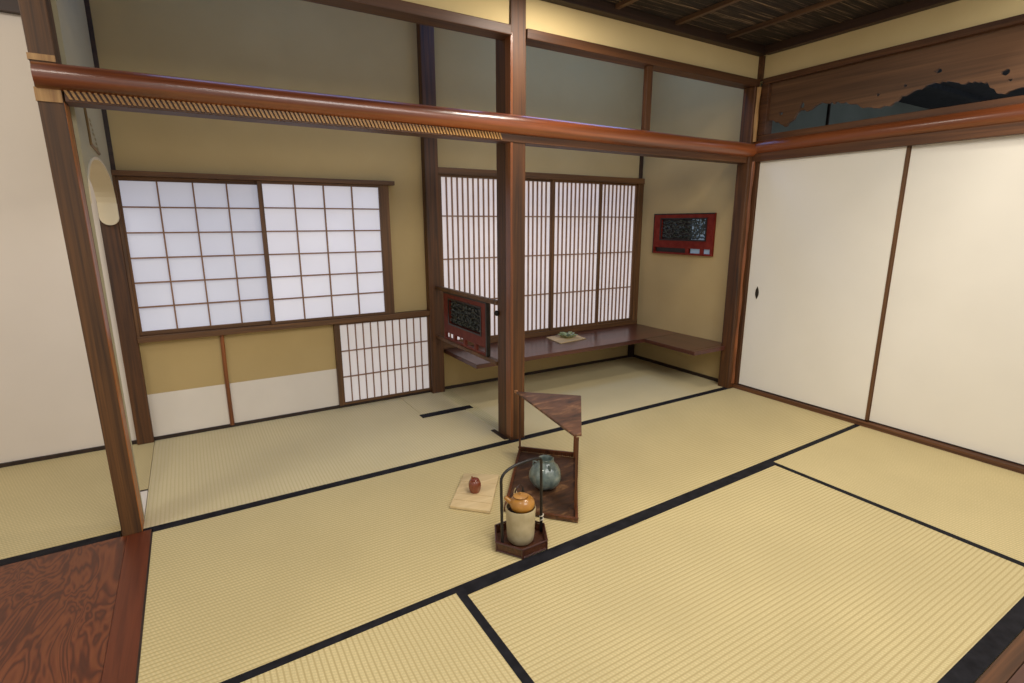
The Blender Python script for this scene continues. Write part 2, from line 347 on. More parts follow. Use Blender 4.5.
mat_thing('tatami mat at the bottom edge left of the large foreground mat', XL+.03, -.785, -2.6, BL_, T_Y, [(-.785-hw, -.785, -2.6, BL_)])
mat_thing('tatami mat beside the second sliding door at the right edge', .966, 1.905, -2.7, BL_, T_Y, [(.966, .966+hw, -2.7, BL_)])
mat_thing('greyish tatami mat of the left alcove before the low lattice', XL, -.0, 0, YB, T_ALC, [(XL, -.0, 0, .018)])
mat_thing('tatami mat of the right alcove under the low shelf', .09, XA, 0, YB, T_ALC, [(.09, XA, 0, .018)])
mat_thing('tatami mat in the side room left of the weathered post', -4.2, -1.795, .0, YB, T_X, [(-4.2, -1.795, 0, .05)], extra=[(-1.795, -1.722, .40, 1.03)])
ins = empty('mat_inset', 'small square mat inset with one black edge near the low lattice', 'mat inset', (-.12, .83, .0))
under(box('rush_surface', T_ALC, -.285, .0, .645, YB-.02, .0008, .003), ins)
under(box('cloth_border', HERI, -.30, .055, .587, .645, 0, .004), ins)
st = box('floor_strip', tatami('strip_tatami', 'X', (198,186,140), (212,200,156), (186,170,124)), .0, .09, .155, YB-.012, -.045, .002, bevel=.002)
tag(st, 'narrow mat strip between the two alcoves behind the middle post', 'mat strip')
struct(box('trim_6', W_DARK, -.035, -.008, .03, .19, -.04, .003), 'dark notch in the mat beside the middle post', 'trim')
# wooden floors
wf = empty('floor_left_wood', 'reddish figured wooden floor boards left of the mats', 'floor', (-2.2, -1, -.045), kind='structure')
under(box('board', W_STR, -1.77, -1.691, -3.2, 0, -.045, .001, bevel=.001), wf)
under(box('board', W_FIG, -2.9, -1.7705, -3.2, 0, -.045, .001, bevel=.001), wf)
under(box('board', W_FIG, -4.0, -2.901, -3.2, 0, -.045, .001, bevel=.001), wf)
struct(box('trim_7', W_BEAM_X, -.785, .966, -2.05, -2.007, -.045, .002, bevel=.002), 'brown sill along the near edge of the large mat', 'trim')
struct(box('floor_front', W_SHELF_X, -.785, .966, -3.3, -2.052, -.045, .0), 'dark boards in front of the large mat', 'floor')
struct(box('trim_8', W_DARK, -1.692, -1.686, -1.6, -.0, -.04, .0015), 'dark joint between wooden floor and mats', 'trim')

# ------------------------------------------------------------------ front frame: posts, log beam, rails
p1 = empty('trim_9', 'weathered square post at the left end of the log beam', 'post', (-1.76, .04, 0), kind='structure')
def lean(x, z): return x-.0105*min(z, 2.0)
b = MB(); b.prism([(-1.786, -.005, 0), (-1.722, -.005, 0), (-1.722, .11, 0), (-1.786, .11, 0)], [(lean(-1.788, 2.72), -.005, 2.72), (lean(-1.718, 2.72), -.005, 2.72), (lean(-1.718, 2.72), .11, 2.72), (lean(-1.788, 2.72), .11, 2.72)])
under(b.build('post_body', W_POST_OLD, bevel=.003), p1)
b = MB(); b.prism([(-1.728, -.002, 0), (-1.7195, -.002, 0), (-1.7195, .085, 0), (-1.728, .085, 0)], [(-1.742, -.003, 1.585), (-1.7305, -.003, 1.585), (-1.7305, .085, 1.585), (-1.742, .085, 1.585)])
under(b.build('orange_edge', wood('orange_heartwood', (104, 56, 20), (184, 108, 44), 'Z', .4, 60, 1.2), bevel=.003), p1)['label'] = 'smooth orange side face of the post'
under(box('notch', W_PALE, -1.804, -1.734, -.009, .02, 1.703, 1.722), p1)['label'] = 'raw pale wood above the beam joint'
under(box('notch', W_PALE, -1.802, -1.734, -.009, .02, 1.580, 1.622), p1)['label'] = 'raw pale wood below the beam joint'
p2 = empty('trim_10', 'square middle post standing in front of the right alcove', 'post', (.035, .07, 0), kind='structure')
under(box('post_body', W_POST_Z, -.008, .08, 0, .15, -.04, 2.72, bevel=.005), p2)
under(box('orange_edge', W_SAP, -.0105, .004, -.0015, .05, 0.02, 2.08, bevel=.002), p2)['label'] = 'glossy orange edge of the post'
p3 = empty('trim_11', 'corner post between right alcove and sliding doors', 'post', (1.88, .02, 0), kind='structure')
under(box('post_body', W_POST_Z, 1.845, 1.93, -.02, .07, -.04, 2.062, bevel=.006), p3)
under(box('corner_strip', W_BEAM_X, 1.897, 1.925, -.02, .013, 2.10, 2.25), p3)
sap = MB(); zz = [ZK-1.55+.06*i for i in range(27)]
sap.tube([(1.893+.003*math.sin(z*13), -.020, z) for z in zz], [.012+.0025*math.sin(z*21+1) for z in zz], 8)
under(sap.build('pale_streak', W_SAP, smooth=True), p3)
s2 = MB(); zz = [1.72+.028*i for i in range(13)]
s2.tube([(1.876+.003*math.sin(z*19), -.022, z) for z in zz], [.014+.002*math.sin(z*31+1) for z in zz], 8)
under(s2.build('pale_streak', W_PALE, smooth=True), p3)['label'] = 'pale wavy sapwood strip above the beam'
struct(box('trim_12', W_POST_Z, .90, .944, .006, .035, 1.70, ZR0, bevel=.002), 'short strut between the log beam and upper rail', 'strut')
struct(box('trim_13', W_POST_Z, -.057, .038, 1.0, YB, -.04, 2.72, bevel=.004), 'post on the back wall between the two window groups', 'post')
struct(box('trim_14', W_DARKX, 1.90, 1.926, YB-.02, YB-.002, 1.55, 2.7), 'thin trim in the back corner of the right alcove', 'trim')

def halflog(axis, a0, a1, cx, cz, ry, rz, name, m, parent, taper=0):
    """long rounded beam, slightly irregular"""
    b = MB(); n = 24; L = 26; rings = []
    for i in range(L+1):
        t = a0+(a1-a0)*i/L; k = 1+.025*math.sin(t*3.1)+.015*math.sin(t*7.7+1)
        ring = []
        for j in range(n):
            th = 2*math.pi*j/n; dy = -ry*k*math.cos(th); dz = (rz-taper*max(0, -t)/1.8)*k*math.sin(th)-1.3*taper*max(0, -t)/1.8
            ring.append(b.bm.verts.new((t, cx+dy, cz+dz) if axis == 'X' else (cx+dy, t, cz+dz)))
        rings.append(ring)
    for i in range(L):
        for j in range(n): b.bm.faces.new([rings[i][j], rings[i][(j+1)%n], rings[i+1][(j+1)%n], rings[i+1][j]])
    b.bm.faces.new(rings[0][::-1]); b.bm.faces.new(rings[-1])
    return b.build(name, m, parent, smooth=True)
lb = empty('trim_15', 'long polished log beam crossing in front of the alcoves', 'beam', (0, 0, ZK), kind='structure')
under(halflog('X', -1.795, 1.888, .0, 1.667, .045, .046, 'log', W_LOG_X, None, .0065), lb)
b = MB()
b.prism([(-1.72, .004, 1.615), (1.84, .004, 1.615), (1.84, .085, 1.615), (-1.72, .085, 1.615)], [(-1.72, .004, 1.702), (1.84, .004, 1.716), (1.84, .085, 1.716), (-1.72, .085, 1.702)])
under(b.build('backing_board', W_BEAM_X, bevel=.003), lb)
kl = under(box('lintel', W_BEAM_X, -1.728, 1.845, -.005, .085, ZK, 1.624, bevel=.002), lb)
ad = MB()
nst = 105
for k in range(nst):
    x = -1.715+k*(1.66/nst); wd = .0085; sl = -.013
    ad.prism([(x, -.012, 1.592), (x+wd, -.012, 1.592), (x+wd, -.004, 1.592), (x, -.004, 1.592)],
             [(x+sl, -.012, 1.621), (x+wd+sl, -.012, 1.621), (x+wd+sl, -.004, 1.621), (x+sl, -.004, 1.621)])
ao = under(ad.build('adze_ribs', wood('ribbed_lintel_wood', (120, 80, 36), (196, 146, 78), 'X', .5)), lb); ao['label'] = 'row of slanting golden adze ribs under the log'
ur = empty('trim_16', 'upper rail above the open transom of the front frame', 'beam', (0, 0, ZR0), kind='structure')
under(box('rail', W_BEAM_X, -1.72, -.008, -.012, .085, ZR0, ZR1, bevel=.004), ur)
under(box('rail', W_BEAM_X, .08, 1.90, -.012, .085, ZR0, ZR1, bevel=.004), ur)
# right wall frame
rb = empty('trim_17', 'polished log beam above the white sliding doors', 'beam', (XR, -1, 1.6), kind='structure')
under(halflog('Y', -3.0, -.02, 1.925, 1.682, .05, .046, 'log', W_LOG_Y, None), rb)
under(box('ledge_board', W_BEAM_Y, 1.915, 2.0, -3.0, -.02, 1.70, 1.762, bevel=.002), rb)
under(box('lintel', W_BEAM_Y, 1.895, 2.0, -3.0, -.02, 1.592, 1.645, bevel=.002), rb)
struct(box('trim_18', W_BEAM_Y, 1.90, 1.98, -3.0, -.03, 2.075, 2.11, bevel=.002), 'rail along the top of the carved transom', 'beam')
struct(box('trim_19', W_BEAM_Y, 1.905, 1.98, -.075, -.02, 1.762, 2.075, bevel=.002), 'upright frame at the corner end of the carved transom', 'trim')
struct(box('trim_20', W_BEAM_Y, 1.898, 1.99, -3.0, -.02, -.045, .028, bevel=.003), 'wooden sill under the white sliding doors', 'trim')
struct(box('trim_21', W_POST_Z, 1.905, 1.99, -.05, -.02, .028, 1.592), 'dark jamb beside the first sliding door', 'trim')

# carved transom board with cloud-like lower edge and knot holes
def transom():
    edge = [(-.075,1.850),(-.11,1.846),(-.145,1.831),(-.165,1.812),(-.205,1.798),(-.215,1.815),(-.238,1.825),(-.262,1.862),(-.284,1.880),(-.338,1.869),(-.37,1.882),(-.402,1.896),(-.45,1.889),
            (-.515,1.885),(-.545,1.874),(-.56,1.878),(-.61,1.857),(-.64,1.838),(-.672,1.829),(-.744,1.812),(-.765,1.822),(-.78,1.818),(-.81,1.828),(-.845,1.856),(-.88,1.862),(-.90,1.872),(-.931,1.873),(-.955,1.888),(-.988,1.894),(-1.01,1.886),
            (-1.023,1.893),(-1.06,1.884),(-1.094,1.872),(-1.105,1.862),(-1.119,1.860),(-1.135,1.868),(-1.172,1.856),(-1.21,1.849),(-1.225,1.822),(-1.24,1.815),(-1.255,1.791),(-1.286,1.782),(-1.30,1.792),(-1.332,1.800),(-1.354,1.801),
            (-1.42,1.812),(-1.50,1.84),(-1.6,1.855),(-1.75,1.85),(-1.9,1.82),(-2.1,1.80),(-2.3,1.84),(-2.6,1.86),(-2.9,1.83)]
    holes = [(-.158,1.879,.013,.010),(-.295,1.905,.014,.018),(-1.001,1.945,.014,.011),(-.985,1.948,.004,.004),(-1.272,1.880,.017,.013),(-1.296,1.842,.007,.005),(-.728,1.885,.008,.008),(-.858,1.905,.008,.007)]
    b = MB(); x0, x1 = 1.935, 1.955
    z_top = 2.08
    fine = [edge[0]]
    for a, c in zip(edge[:-1], edge[1:]):
        n = max(1, int(abs(c[0]-a[0])/.012))
        for i in range(1, n+1):
            t = i/n; j = 0 if i == n else random.uniform(-.009, .009)
            fine.append((a[0]+(c[0]-a[0])*t, a[1]+(c[1]-a[1])*t+j))
    poly = [(y, z) for y, z in fine] + [(-2.9, z_top), (-.075, z_top)]
    def loop(pts, x): return [b.bm.verts.new((x, y, z)) for y, z in pts]
    loops = [poly] + [[(y+ry*math.cos(t), z+rz*math.sin(t)*(1+.25*math.sin(3*t+y*9))) for t in [2*math.pi*k/14 for k in range(14)]] for y, z, ry, rz in holes]
    for x in (x0, x1):
        es = []
        for lp in loops:
            v = loop(lp, x); es += [b.bm.edges.new((v[i], v[(i+1)%len(v)])) for i in range(len(v))]
        bmesh.ops.triangle_fill(b.bm, edges=es, use_beauty=True)
    b.bm.verts.ensure_lookup_table()
    n = sum(len(l) for l in loops); vs = list(b.bm.verts); off = 0
    for lp in loops:
        k = len(lp)
        for i in range(k):
            a, c = off+i, off+(i+1)%k
            b.bm.faces.new([vs[a], vs[c], vs[n+c], vs[n+a]])
        off += k
    return b.build('transom_board', W_RANMA)
tag(transom(), 'carved wooden transom board with ragged cloud-like lower edge and knot holes', 'transom')
# neighbouring room seen through the transom
struct(box('wall_next_room', P_TEAL, 2.02, 5.8, .02, .07, 1.2, 2.185), 'bluish wall of the neighbouring room behind the transom', 'wall')
struct(box('trim_22', W_DARK, 2.775, 2.79, .005, .02, 1.2, 2.185), 'thin dark upright on the bluish wall behind the transom', 'trim')
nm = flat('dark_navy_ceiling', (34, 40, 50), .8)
struct(box('ceiling_next_room', nm, 1.97, 5.8, -3.0, .07, 2.185, 2.23), 'dark ceiling of the neighbouring room', 'ceiling')
struct(box('trim_23', nm, 2.0, 5.8, -.42, -.36, 2.15, 2.185), 'dark beam under the neighbouring ceiling', 'beam')
struct(box('wall_next_room_far', nm, 5.8, 5.85, -3.0, .07, 0, 2.23), 'dark far wall of the neighbouring room', 'wall')

# ------------------------------------------------------------------ sliding doors
def fusuma(n, y1, y0, x, label, handle=None):
    d = empty('door_%d' % n, label, 'sliding door', (x, (y0+y1)/2, .028), kind='structure')
    under(box('paper_panel', P_WHITE, x, x+.018, y0+.004, y1-.004, .034, 1.592), d)
    under(box('stile', W_FRAME_Z, x-.003, x+.02, y0, y0+.014, .028, 1.592, bevel=.001), d)
    under(box('stile', W_FRAME_Z, x-.003, x+.02, y1-.004, y1, .028, 1.592), d)
    under(box('bottom_rail', W_DARK, x-.003, x+.02, y0, y1, .028, .036), d)
    if handle:
        hy, hz = handle
        b = MB(); n_ = 20; hh = .044; hw_ = .0125
        o_ = [(hy+hw_*math.sin(math.pi*k/n_)*(1 if s > 0 else -1), hz-hh+2*hh*(k/n_ if s > 0 else 1-k/n_)) for s in (1, -1) for k in range(n_)]
        b.prism([(x-.004, y, z) for y, z in o_], [(x+.002, y, z) for y, z in o_])
        h = under(b.build('finger_pull', flat('dark_bronze', (70, 62, 46), .45, .6)), d); h['label'] = 'dark bronze leaf-shaped finger pull'
        b = MB()
        i_ = [(hy+(y-hy)*.6, hz+(z-hz)*.72) for y, z in o_]
        b.prism([(x-.005, y, z) for y, z in i_], [(x-.001, y, z) for y, z in i_])
        b.build('recess', flat('black_bronze', (30, 26, 20), .5), h)
    return d
fusuma(1, -.05, -.93, 1.922, 'white papered sliding door with dark leaf-shaped finger pull', (-.127, .715))
fusuma(2, -.93, -1.83, 1.935, 'plain white papered sliding door at the right edge')
fusuma(3, -1.83, -2.75, 1.922, 'third white sliding door beyond the frame')

# ------------------------------------------------------------------ windows
def sash(parent, x0, x1, z0, z1, y, cols, rows, paper, stile=.022, rail=.018, bar=.0062, hbars=None, top=None):
    s = box('paper', paper, x0+.004, x1-.004, y+.010, y+.013, z0+.004, z1-.004); s.parent = parent
    for a in (x0, x1-stile):
        box('stile', W_FRAME_Z, a, a+stile, y-.006, y+.016, z0, z1, parent)
    for a, b in ((z0, z0+rail), (z1-rail, z1)):
        box('rail', W_FRAME_X, x0+stile, x1-stile, y-.005, y+.015, a, b, parent)
    m = MB(); ix0, ix1, iz0, iz1 = x0+stile, x1-stile, z0+rail, z1-rail
    for k in range(1, cols):
        x = ix0+(ix1-ix0)*k/cols; m.box(x-bar/2, x+bar/2, y-.002, y+.0098, iz0, iz1)
    hs = hbars or [iz0+(iz1-iz0)*k/rows for k in range(1, rows)]
    for z in hs: m.box(ix0, ix1, y-.004, y+.0095, z-bar/2, z+bar/2)
    m.build('lattice', W_BAR, parent)
w1 = empty('window_1', 'wide paper window with two square-latticed sliding sashes', 'window', (0, 0, 0), kind='structure')
YW = YB-.03
box('window_header', W_FRAME_X, -1.722, -.262, YB-.05, YB, 1.428, 1.454, w1, .002)
box('window_sill', W_FRAME_X, -1.722, -.057, YB-.055, YB, .570, .603, w1, .002)
box('jamb', W_FRAME_Z, -1.722, -1.710, YB-.042, YB, .603, 1.428, w1, .001)
box('jamb', W_FRAME_Z, -.342, -.302, YB-.042, YB, .603, 1.428, w1, .001)
sL = empty('left_sash', None, None); sL.parent = w1
sR = empty('right_sash', None, None); sR.parent = w1
sash(sL, -1.712, -1.040, .605, 1.426, YB-.018, 4, 6, PAPER_L, .014, .02, .0075)
sash(sR, -1.062, -.342, .605, 1.426, YB-.038, 4, 6, PAPER_L2, .024, .014, .0075)
w2 = empty('window_2', 'low paper lattice window beneath the wide window', 'window', (0, 0, 0), kind='structure')
box('jamb', W_FRAME_Z, -.70, -.672, YB-.03, YB, .02, .570, w2, .001)
sl = empty('sash', None, None); sl.parent = w2
sash(sl, -.672, -.057, .022, .570, YB-.022, 12, 3, PAPER_S, .008, .014, .0058)
w3 = empty('window_3', 'tall closely barred paper screens above the low shelf', 'window', (0, 0, 0), kind='structure')
box('window_header', W_FRAME_X, .038, 1.925, YB-.05, YB, 1.512, 1.556, w3, .002)
box('window_sill', W_FRAME_X, .038, 1.925, YB-.045, YB, .312, .350, w3, .002)
box('jamb', W_FRAME_Z, 1.868, 1.925, YB-.042, YB, .35, 1.512, w3, .001)
for k, (a, b) in enumerate([(.038, .525), (.525, .990), (.990, 1.462), (1.462, 1.868)]):
    sh = empty('screen_sash', None, None); sh.parent = w3
    sash(sh, a-(.011 if k else 0), b+.012, .35, 1.512, YB-(.020 if k % 2 else .034), [11, 11, 11, 9][k], 4, PAPER_R, .026, .016, .0085, [1.24, .948, .645])
for n, (x0, x1) in enumerate([(-1.722, -1.340), (-1.318, -.70)]):
    struct(box('lower_paper_%d' % (n+1) if False else 'wall_paper_%d' % (n+1), P_LOWPAPER, x0, x1, YB-.004, YB, .018, .268), ['white paper strip low on the ochre wall beside the corner post', 'white paper strip low on the ochre wall beside the low lattice'][n], 'wall paper')
struct(MB().tube([(-1.329, YB-.012, .015), (-1.331, YB-.012, .3), (-1.327, YB-.012, .572)], [.0125, .011, .011], 10).build('trim_24', W_SAP, smooth=True), 'thin reddish wooden pole on the ochre wall below the wide window', 'trim')
struct(box('baseboard_back', W_DARK, -1.722, XA, YB-.012, YB, 0, .02), 'dark strip along the foot of the back wall', 'baseboard')
struct(box('baseboard_right', W_DARK, XA-.012, XA, .07, YB-.012, 0, .024), 'dark strip along the foot of the alcove side wall', 'baseboard')
struct(box('baseboard_left', W_DARK, -4.2, -1.80, YB-.014, YB, 0, .02), 'dark strip along the foot of the side room wall', 'baseboard')
struct(box('trim_26', P_LOWPAPER, -1.80, XL-.002, .094, .385, -.04, .001), 'pale grey sill board under the near end of the arched opening', 'trim')
struct(box('trim_25', W_DARK, -1.80, XL-.002, .385, .40, -.04, .002), 'dark threshold under the arched opening', 'trim')

# ------------------------------------------------------------------ low shelf
sh = empty('low_shelf', 'dark red lacquered L-shaped shelf along the right alcove walls', 'shelf', (1.0, .8, .28))
b = MB(); Z0, Z1 = .282, .311
b.box(.052, XA-.001, .525, YB-.002, Z0, Z1); under(b.build('shelf_board', W_SHELF_X, bevel=.003), sh)
b = MB(); b.prism([(1.505, .0, Z0), (XA-.001, .072, Z0), (XA-.001, .5245, Z0), (1.525, .5245, Z0)], [(1.505, .0, Z1), (XA-.001, .072, Z1), (XA-.001, .5245, Z1), (1.525, .5245, Z1)])
b2 = MB(); b2.prism([(1.51, .072, Z0), (XA-.001, .072, Z0), (XA-.001, .5245, Z0), (1.525, .5245, Z0)], [(1.51, .072, Z1), (XA-.001, .072, Z1), (XA-.001, .5245, Z1), (1.525, .5245, Z1)])
b2.box(1.51, 1.843, .03, .0725, Z0, Z1)
b.bm.free()
under(b2.build('return_board', W_SHELF_Y, bevel=.003), sh)
under(box('support', W_DARK, 1.86, 1.90, YB-.05, YB-.014, .02, Z0), sh)

# ------------------------------------------------------------------ railing and carved panels
rl = empty('railing', 'two slim wooden rails between the middle post and back wall post', 'railing', (0, .6, .4))
under(box('top_rail', W_FRAME_X, -.014, .016, .15, 1.0, .748, .772, bevel=.003), rl)
under(box('bottom_rail', W_FRAME_X, -.016, .018, .15, 1.0, .404, .426, bevel=.003), rl)
kb = MB(); kb.lathe([(.004, 0), (.014, .002), (.016, .01), (.010, .018), (.003, .02)], n=16)
ko = kb.build('knob', flat('black_iron', (26, 24, 24), .5, .5), smooth=True); ko.location = (-.008, .142, .705); ko.rotation_euler = (0, R(-90), 0)
under(ko, rl)
RED = flat('red_lacquer', (104, 36, 20), .55, spec=.3); RED2 = flat('deep_red_lacquer', (112, 28, 14), .55, spec=.25); CARVE = flat('dark_carving', (46, 52, 44), .35, coat=.3); BLK = flat('black_lacquer', (24, 16, 14), .4)
def carved(root, uv, W, H, slots, m_red, seed, edge_m=True):
    """uv(u, v, d) -> room point; u along width, v up, d out of the face"""
    rnd = random.Random(seed)
    def bx(b, u0, u1, v0, v1, d0, d1):
        b.prism([uv(u0, v0, d0), uv(u1, v0, d0), uv(u1, v1, d0), uv(u0, v1, d0)], [uv(u0, v0, d1), uv(u1, v0, d1), uv(u1, v1, d1), uv(u0, v1, d1)])
    mu0, mu1, mv0, mv1 = .085, W-.075, H*.37, H*.86
    b = MB(); s0, s1 = H*.045, H*.155
    bx(b, 0, W, mv1, H, 0, .018); bx(b, 0, W, s1, mv0, 0, .018); bx(b, 0, W, 0, s0, 0, .018)
    bx(b, 0, mu0, mv0, mv1, 0, .018); bx(b, mu1, W, mv0, mv1, 0, .018)
    bx(b, 0, .022, s0, s1, 0, .018); bx(b, W-.022, W, s0, s1, 0, .018)
    for s in slots: bx(b, s-.014, s+.014, s0, s1, 0, .018)
    under(b.build('frame', m_red), root)
    b = MB(); bx(b, mu0-.012, mu1+.012, mv0-.010, mv0, .016, .021); bx(b, mu0-.012, mu1+.012, mv1, mv1+.010, .016, .021)
    bx(b, mu0-.012, mu0, mv0, mv1, .016, .021); bx(b, mu1, mu1+.012, mv0, mv1, .016, .021)
    bx(b, 0, W, H-.008, H, .016, .021); (bx(b, W-.01, W+.004, 0, H, -.004, .02) if edge_m else bx(b, 0, .006, 0, H, .016, .020))
    under(b.build('moulding', BLK), root)
    b = MB()
    nu = int((mu1-mu0)/.03)
    for i in range(nu):
        for j in range(4):
            cu = mu0+.016+(mu1-mu0-.032)*(i+.5)/nu+rnd.uniform(-.006, .006); cv = mv0+.006+(mv1-mv0-.012)*(j+.5)/4+rnd.uniform(-.005, .005)
            r = rnd.uniform(.010, .017); a0 = rnd.uniform(0, 6.28); sw = rnd.choice((-1, 1))*rnd.uniform(3.5, 5.2)
            pts = []
            for k in range(9):
                t = k/8; rr = r*(1-.6*t); pts.append(uv(cu+rr*math.cos(a0+sw*t), cv+rr*math.sin(a0+sw*t), .010+.004*math.sin(t*5)))
            b.tube(pts, [.0045*(1-.4*k/8) for k in range(9)], 6)
    if not edge_m:
        for i in range(46):
            cu, cv = rnd.uniform(mu1-.15, mu1-.006), rnd.uniform(mv0+.006, mv1-.006); a0 = rnd.uniform(0, 6.28)
            b.tube([uv(cu+.011*math.cos(a0+.7*k), cv+.011*math.sin(a0+.7*k), .008) for k in range(6)], .0045, 6)
    for i in range(5):
        pts = [uv(mu0+(mu1-mu0)*k/12, mv0+(mv1-mv0)*(.1+.2*i+.06*math.sin(k*1.9+i)), .006) for k in range(13)]
        b.tube(pts, .004, 6)
    c = under(b.build('carving', CARVE, smooth=True), root); c['label'] = 'dark openwork carving of scrolling leaves'
    return bx
pn = empty('carved_panel', 'red lacquer panel with dark openwork carving set between the two railing rails', 'carved panel', (0, .575, .426))
bxf = carved(pn, lambda u, v, d: (.009-d, .875-u, .427+v), .60, .32, [.15, .30, .45], RED, 3)
b = MB(); bxf(b, .07, .54, .11, .29, -.004, .0005); under(b.build('back_board', flat('dark_back_board', (30, 26, 22), .7)), pn)
pw = empty('carved_panel', 'red carved plaque hanging on the ochre side wall of the right alcove', 'carved panel', (XA, .567, .946))
bxf = carved(pw, lambda u, v, d: (XA-.002-d, .866-u, .946+v), .60, .319, [.36, .50], RED2, 8, False)
b = MB(); bxf(b, .01, .385, .012, .29, 0, .002); under(b.build('back_board', BLK), pw)
b = MB(); bxf(b, .385, .585, .012, .29, 0, .002); u_ = under(b.build('backing', GLOWBITS), pw); u_['label'] = 'pale blue glowing sheet standing in for light leaking through the openwork'  # glowing sheet added in place of light leaking through the carving

# ------------------------------------------------------------------ things on the shelf
pl = MB(); q = [(.888, .951), (.859, .721), (1.132, .758), (1.156, .966)]
pl.prism([(x, y, .3115) for x, y in q], [(x, y, .318) for x, y in q])
tag(pl.build('placemat', wood('pale_tan_wood', (188, 160, 116), (206, 180, 136), 'X', .6), bevel=.001), 'small pale tan square mat on the low shelf', 'placemat')
gd = empty('leaf_dish', 'small green glazed leaf-shaped dish on the tan placemat', 'dish', (1.03, .86, .318))
GREEN = flat('celadon_green_glaze', (120, 134, 92), .25, coat=.5)
b = MB(); b.lathe([(.006, .002), (.034, 0), (.040, .004), (.062, .018), (.070, .026), (.066, .027), (.050, .014), (.02, .007), (.002, .006)], n=40, fn=lambda t, z: 1+.22*math.sin(5*t)*(z/.027))
b.build('bowl', GREEN, gd, smooth=True)
b = MB()
for a in (.4, 2.3, 4.4):
    b.tube([(0, 0, .01), (.03*math.cos(a), .03*math.sin(a), .03), (.062*math.cos(a), .062*math.sin(a), .034)], [.008, .011, .003], 8)
b.build('leaf', flat('pale_green_glaze', (160, 172, 130), .3), gd, smooth=True)

# ------------------------------------------------------------------ things on the mats
bd = MB(); q = [(-.607, -.481), (-.482, -.609), (-.286, -.344), (-.423, -.242)]
bd.prism([(x, y, .0018) for x, y in q], [(x, y, .015) for x, y in q])
PINE = wood('pale_pine', (200, 174, 128), (222, 198, 152), 'X', .6, 40, 4)
t = tag(bd.build('wooden_board', PINE, bevel=.002), 'pale wooden board lying on the mat under the red-brown jar', 'board')
b = MB()
for f in (.18, .36, .72):
    a = Vector((q[0][0], q[0][1], 0)).lerp(Vector((q[3][0], q[3][1], 0)), f); c = Vector((q[1][0], q[1][1], 0)).lerp(Vector((q[2][0], q[2][1], 0)), f)
    b.tube([(a.x*.97+c.x*.03, a.y*.97+c.y*.03, .0148), (c.x*.97+a.x*.03, c.y*.97+a.y*.03, .0148)], .0012, 5)
b.build('joint', flat('joint_brown', (184, 154, 108), .8), t)
cd = empty('tea_caddy', 'small red-brown lidded jar standing on the pale wooden board', 'jar', (-.462, -.432, .015))
cd.scale = (1.04, 1.04, 1.14)
RB = flat('red_brown_glaze', (124, 62, 38), .25, coat=.5)
b = MB(); b.lathe([(.015, 0), (.019, .001), (.024, .012), (.027, .028), (.026, .040), (.021, .050), (.016, .053)], n=48, fn=lambda t, z: 1+.035*math.cos(8*t)); b.build('body', RB, cd, smooth=True)
b = MB(); b.lathe([(.017, .052), (.018, .055), (.010, .059), (.003, .060)], n=24); b.tube([(-.010, .004, .056), (-.011, .004, .067)], [.004, .003], 8); b.build('lid', RB, cd, smooth=True)

# stand with triangular roof
BL, BR, FR, FL = Vector((-.062, -.162, 0)), Vector((.153, -.387, 0)), Vector((-.212, -.858, 0)), Vector((-.425, -.625, 0))
sd = empty('display_stand', 'rustic brown wooden stand with triangular roof behind the kettle', 'stand', ((BL+FR)/2+Vector((0, 0, .002))))
RUST = wood('rustic_bark_wood', (24, 14, 9), (84, 54, 32), 'X', .55, 24, 9, .6, c3=(168, 124, 78))
RUST2 = wood('rustic_roof_wood', (44, 28, 20), (104, 68, 46), 'X', .45, 22, 9, .4, .1, c3=(186, 138, 94))
PSW = wood('stand_post_wood', (60, 30, 14), (112, 62, 30), 'Z', .4, 60, 2)
def quad(b, ps, z0, z1): b.prism([(p.x, p.y, z0) for p in ps], [(p.x, p.y, z1) for p in ps])
b = MB(); quad(b, [FL, FR, BR, BL], .002, .012); under(b.build('base_board', RUST, bevel=.002), sd)
def edge(a, c, th, z0, z1, name, m):
    d = (c-a).normalized(); n = Vector((-d.y, d.x, 0)); b = MB(); quad(b, [a, c, c+n*th, a+n*th], z0, z1); under(b.build(name, m, bevel=.001), sd)
edge(FL, FR, .012, .012, .022, 'rim', PSW); edge(FR, BR, .012, .012, .024, 'rim', PSW); edge(BL, FL, .012, .012, .024, 'rim', PSW)
edge(BR, BL, .010, .034, .042, 'back_rail', PSW)
b = MB(); quad(b, [BR+Vector((.002, .002, 0)), BL+Vector((.002, .002, 0)), BL+Vector((.006, .006, 0)), BR+Vector((.006, .006, 0))], .012, .034); under(b.build('back_panel', RUST), sd)
b = MB()
for k in range(30):
    p = BR.lerp(BL, (k+.5)/30); p = p+Vector((-.004, -.004, 0)); b.tube([(p.x, p.y, .012), (p.x, p.y, .036)], .0034, 6)
under(b.build('back_slats', PSW, smooth=True), sd)
zr = .345
rp_ = [Vector((-.078, -.160, 0)), Vector((.166, -.390, 0)), Vector((-.143, -.780, 0)), Vector((-.174, -.765, 0))]
b = MB(); b.prism([(p.x, p.y, zr-.009) for p in rp_], [(p.x, p.y, zr+.002) for p in rp_]); under(b.build('roof', RUST2, bevel=.002), sd)['label'] = 'triangular figured wooden roof board'
b = MB(); b.tube([(-.060, -.172, .002), (-.060, -.172, zr-.008)], .0052, 8); under(b.build('post', PSW, smooth=True), sd)
b = MB(); b.tube([(-.076, -.160, zr-.006), (-.076, -.160, zr+.006)], .009, 10); under(b.build('post_cap', wood('cap_wood', (150,100,62),(180,128,84),'Z',.5), smooth=True), sd)
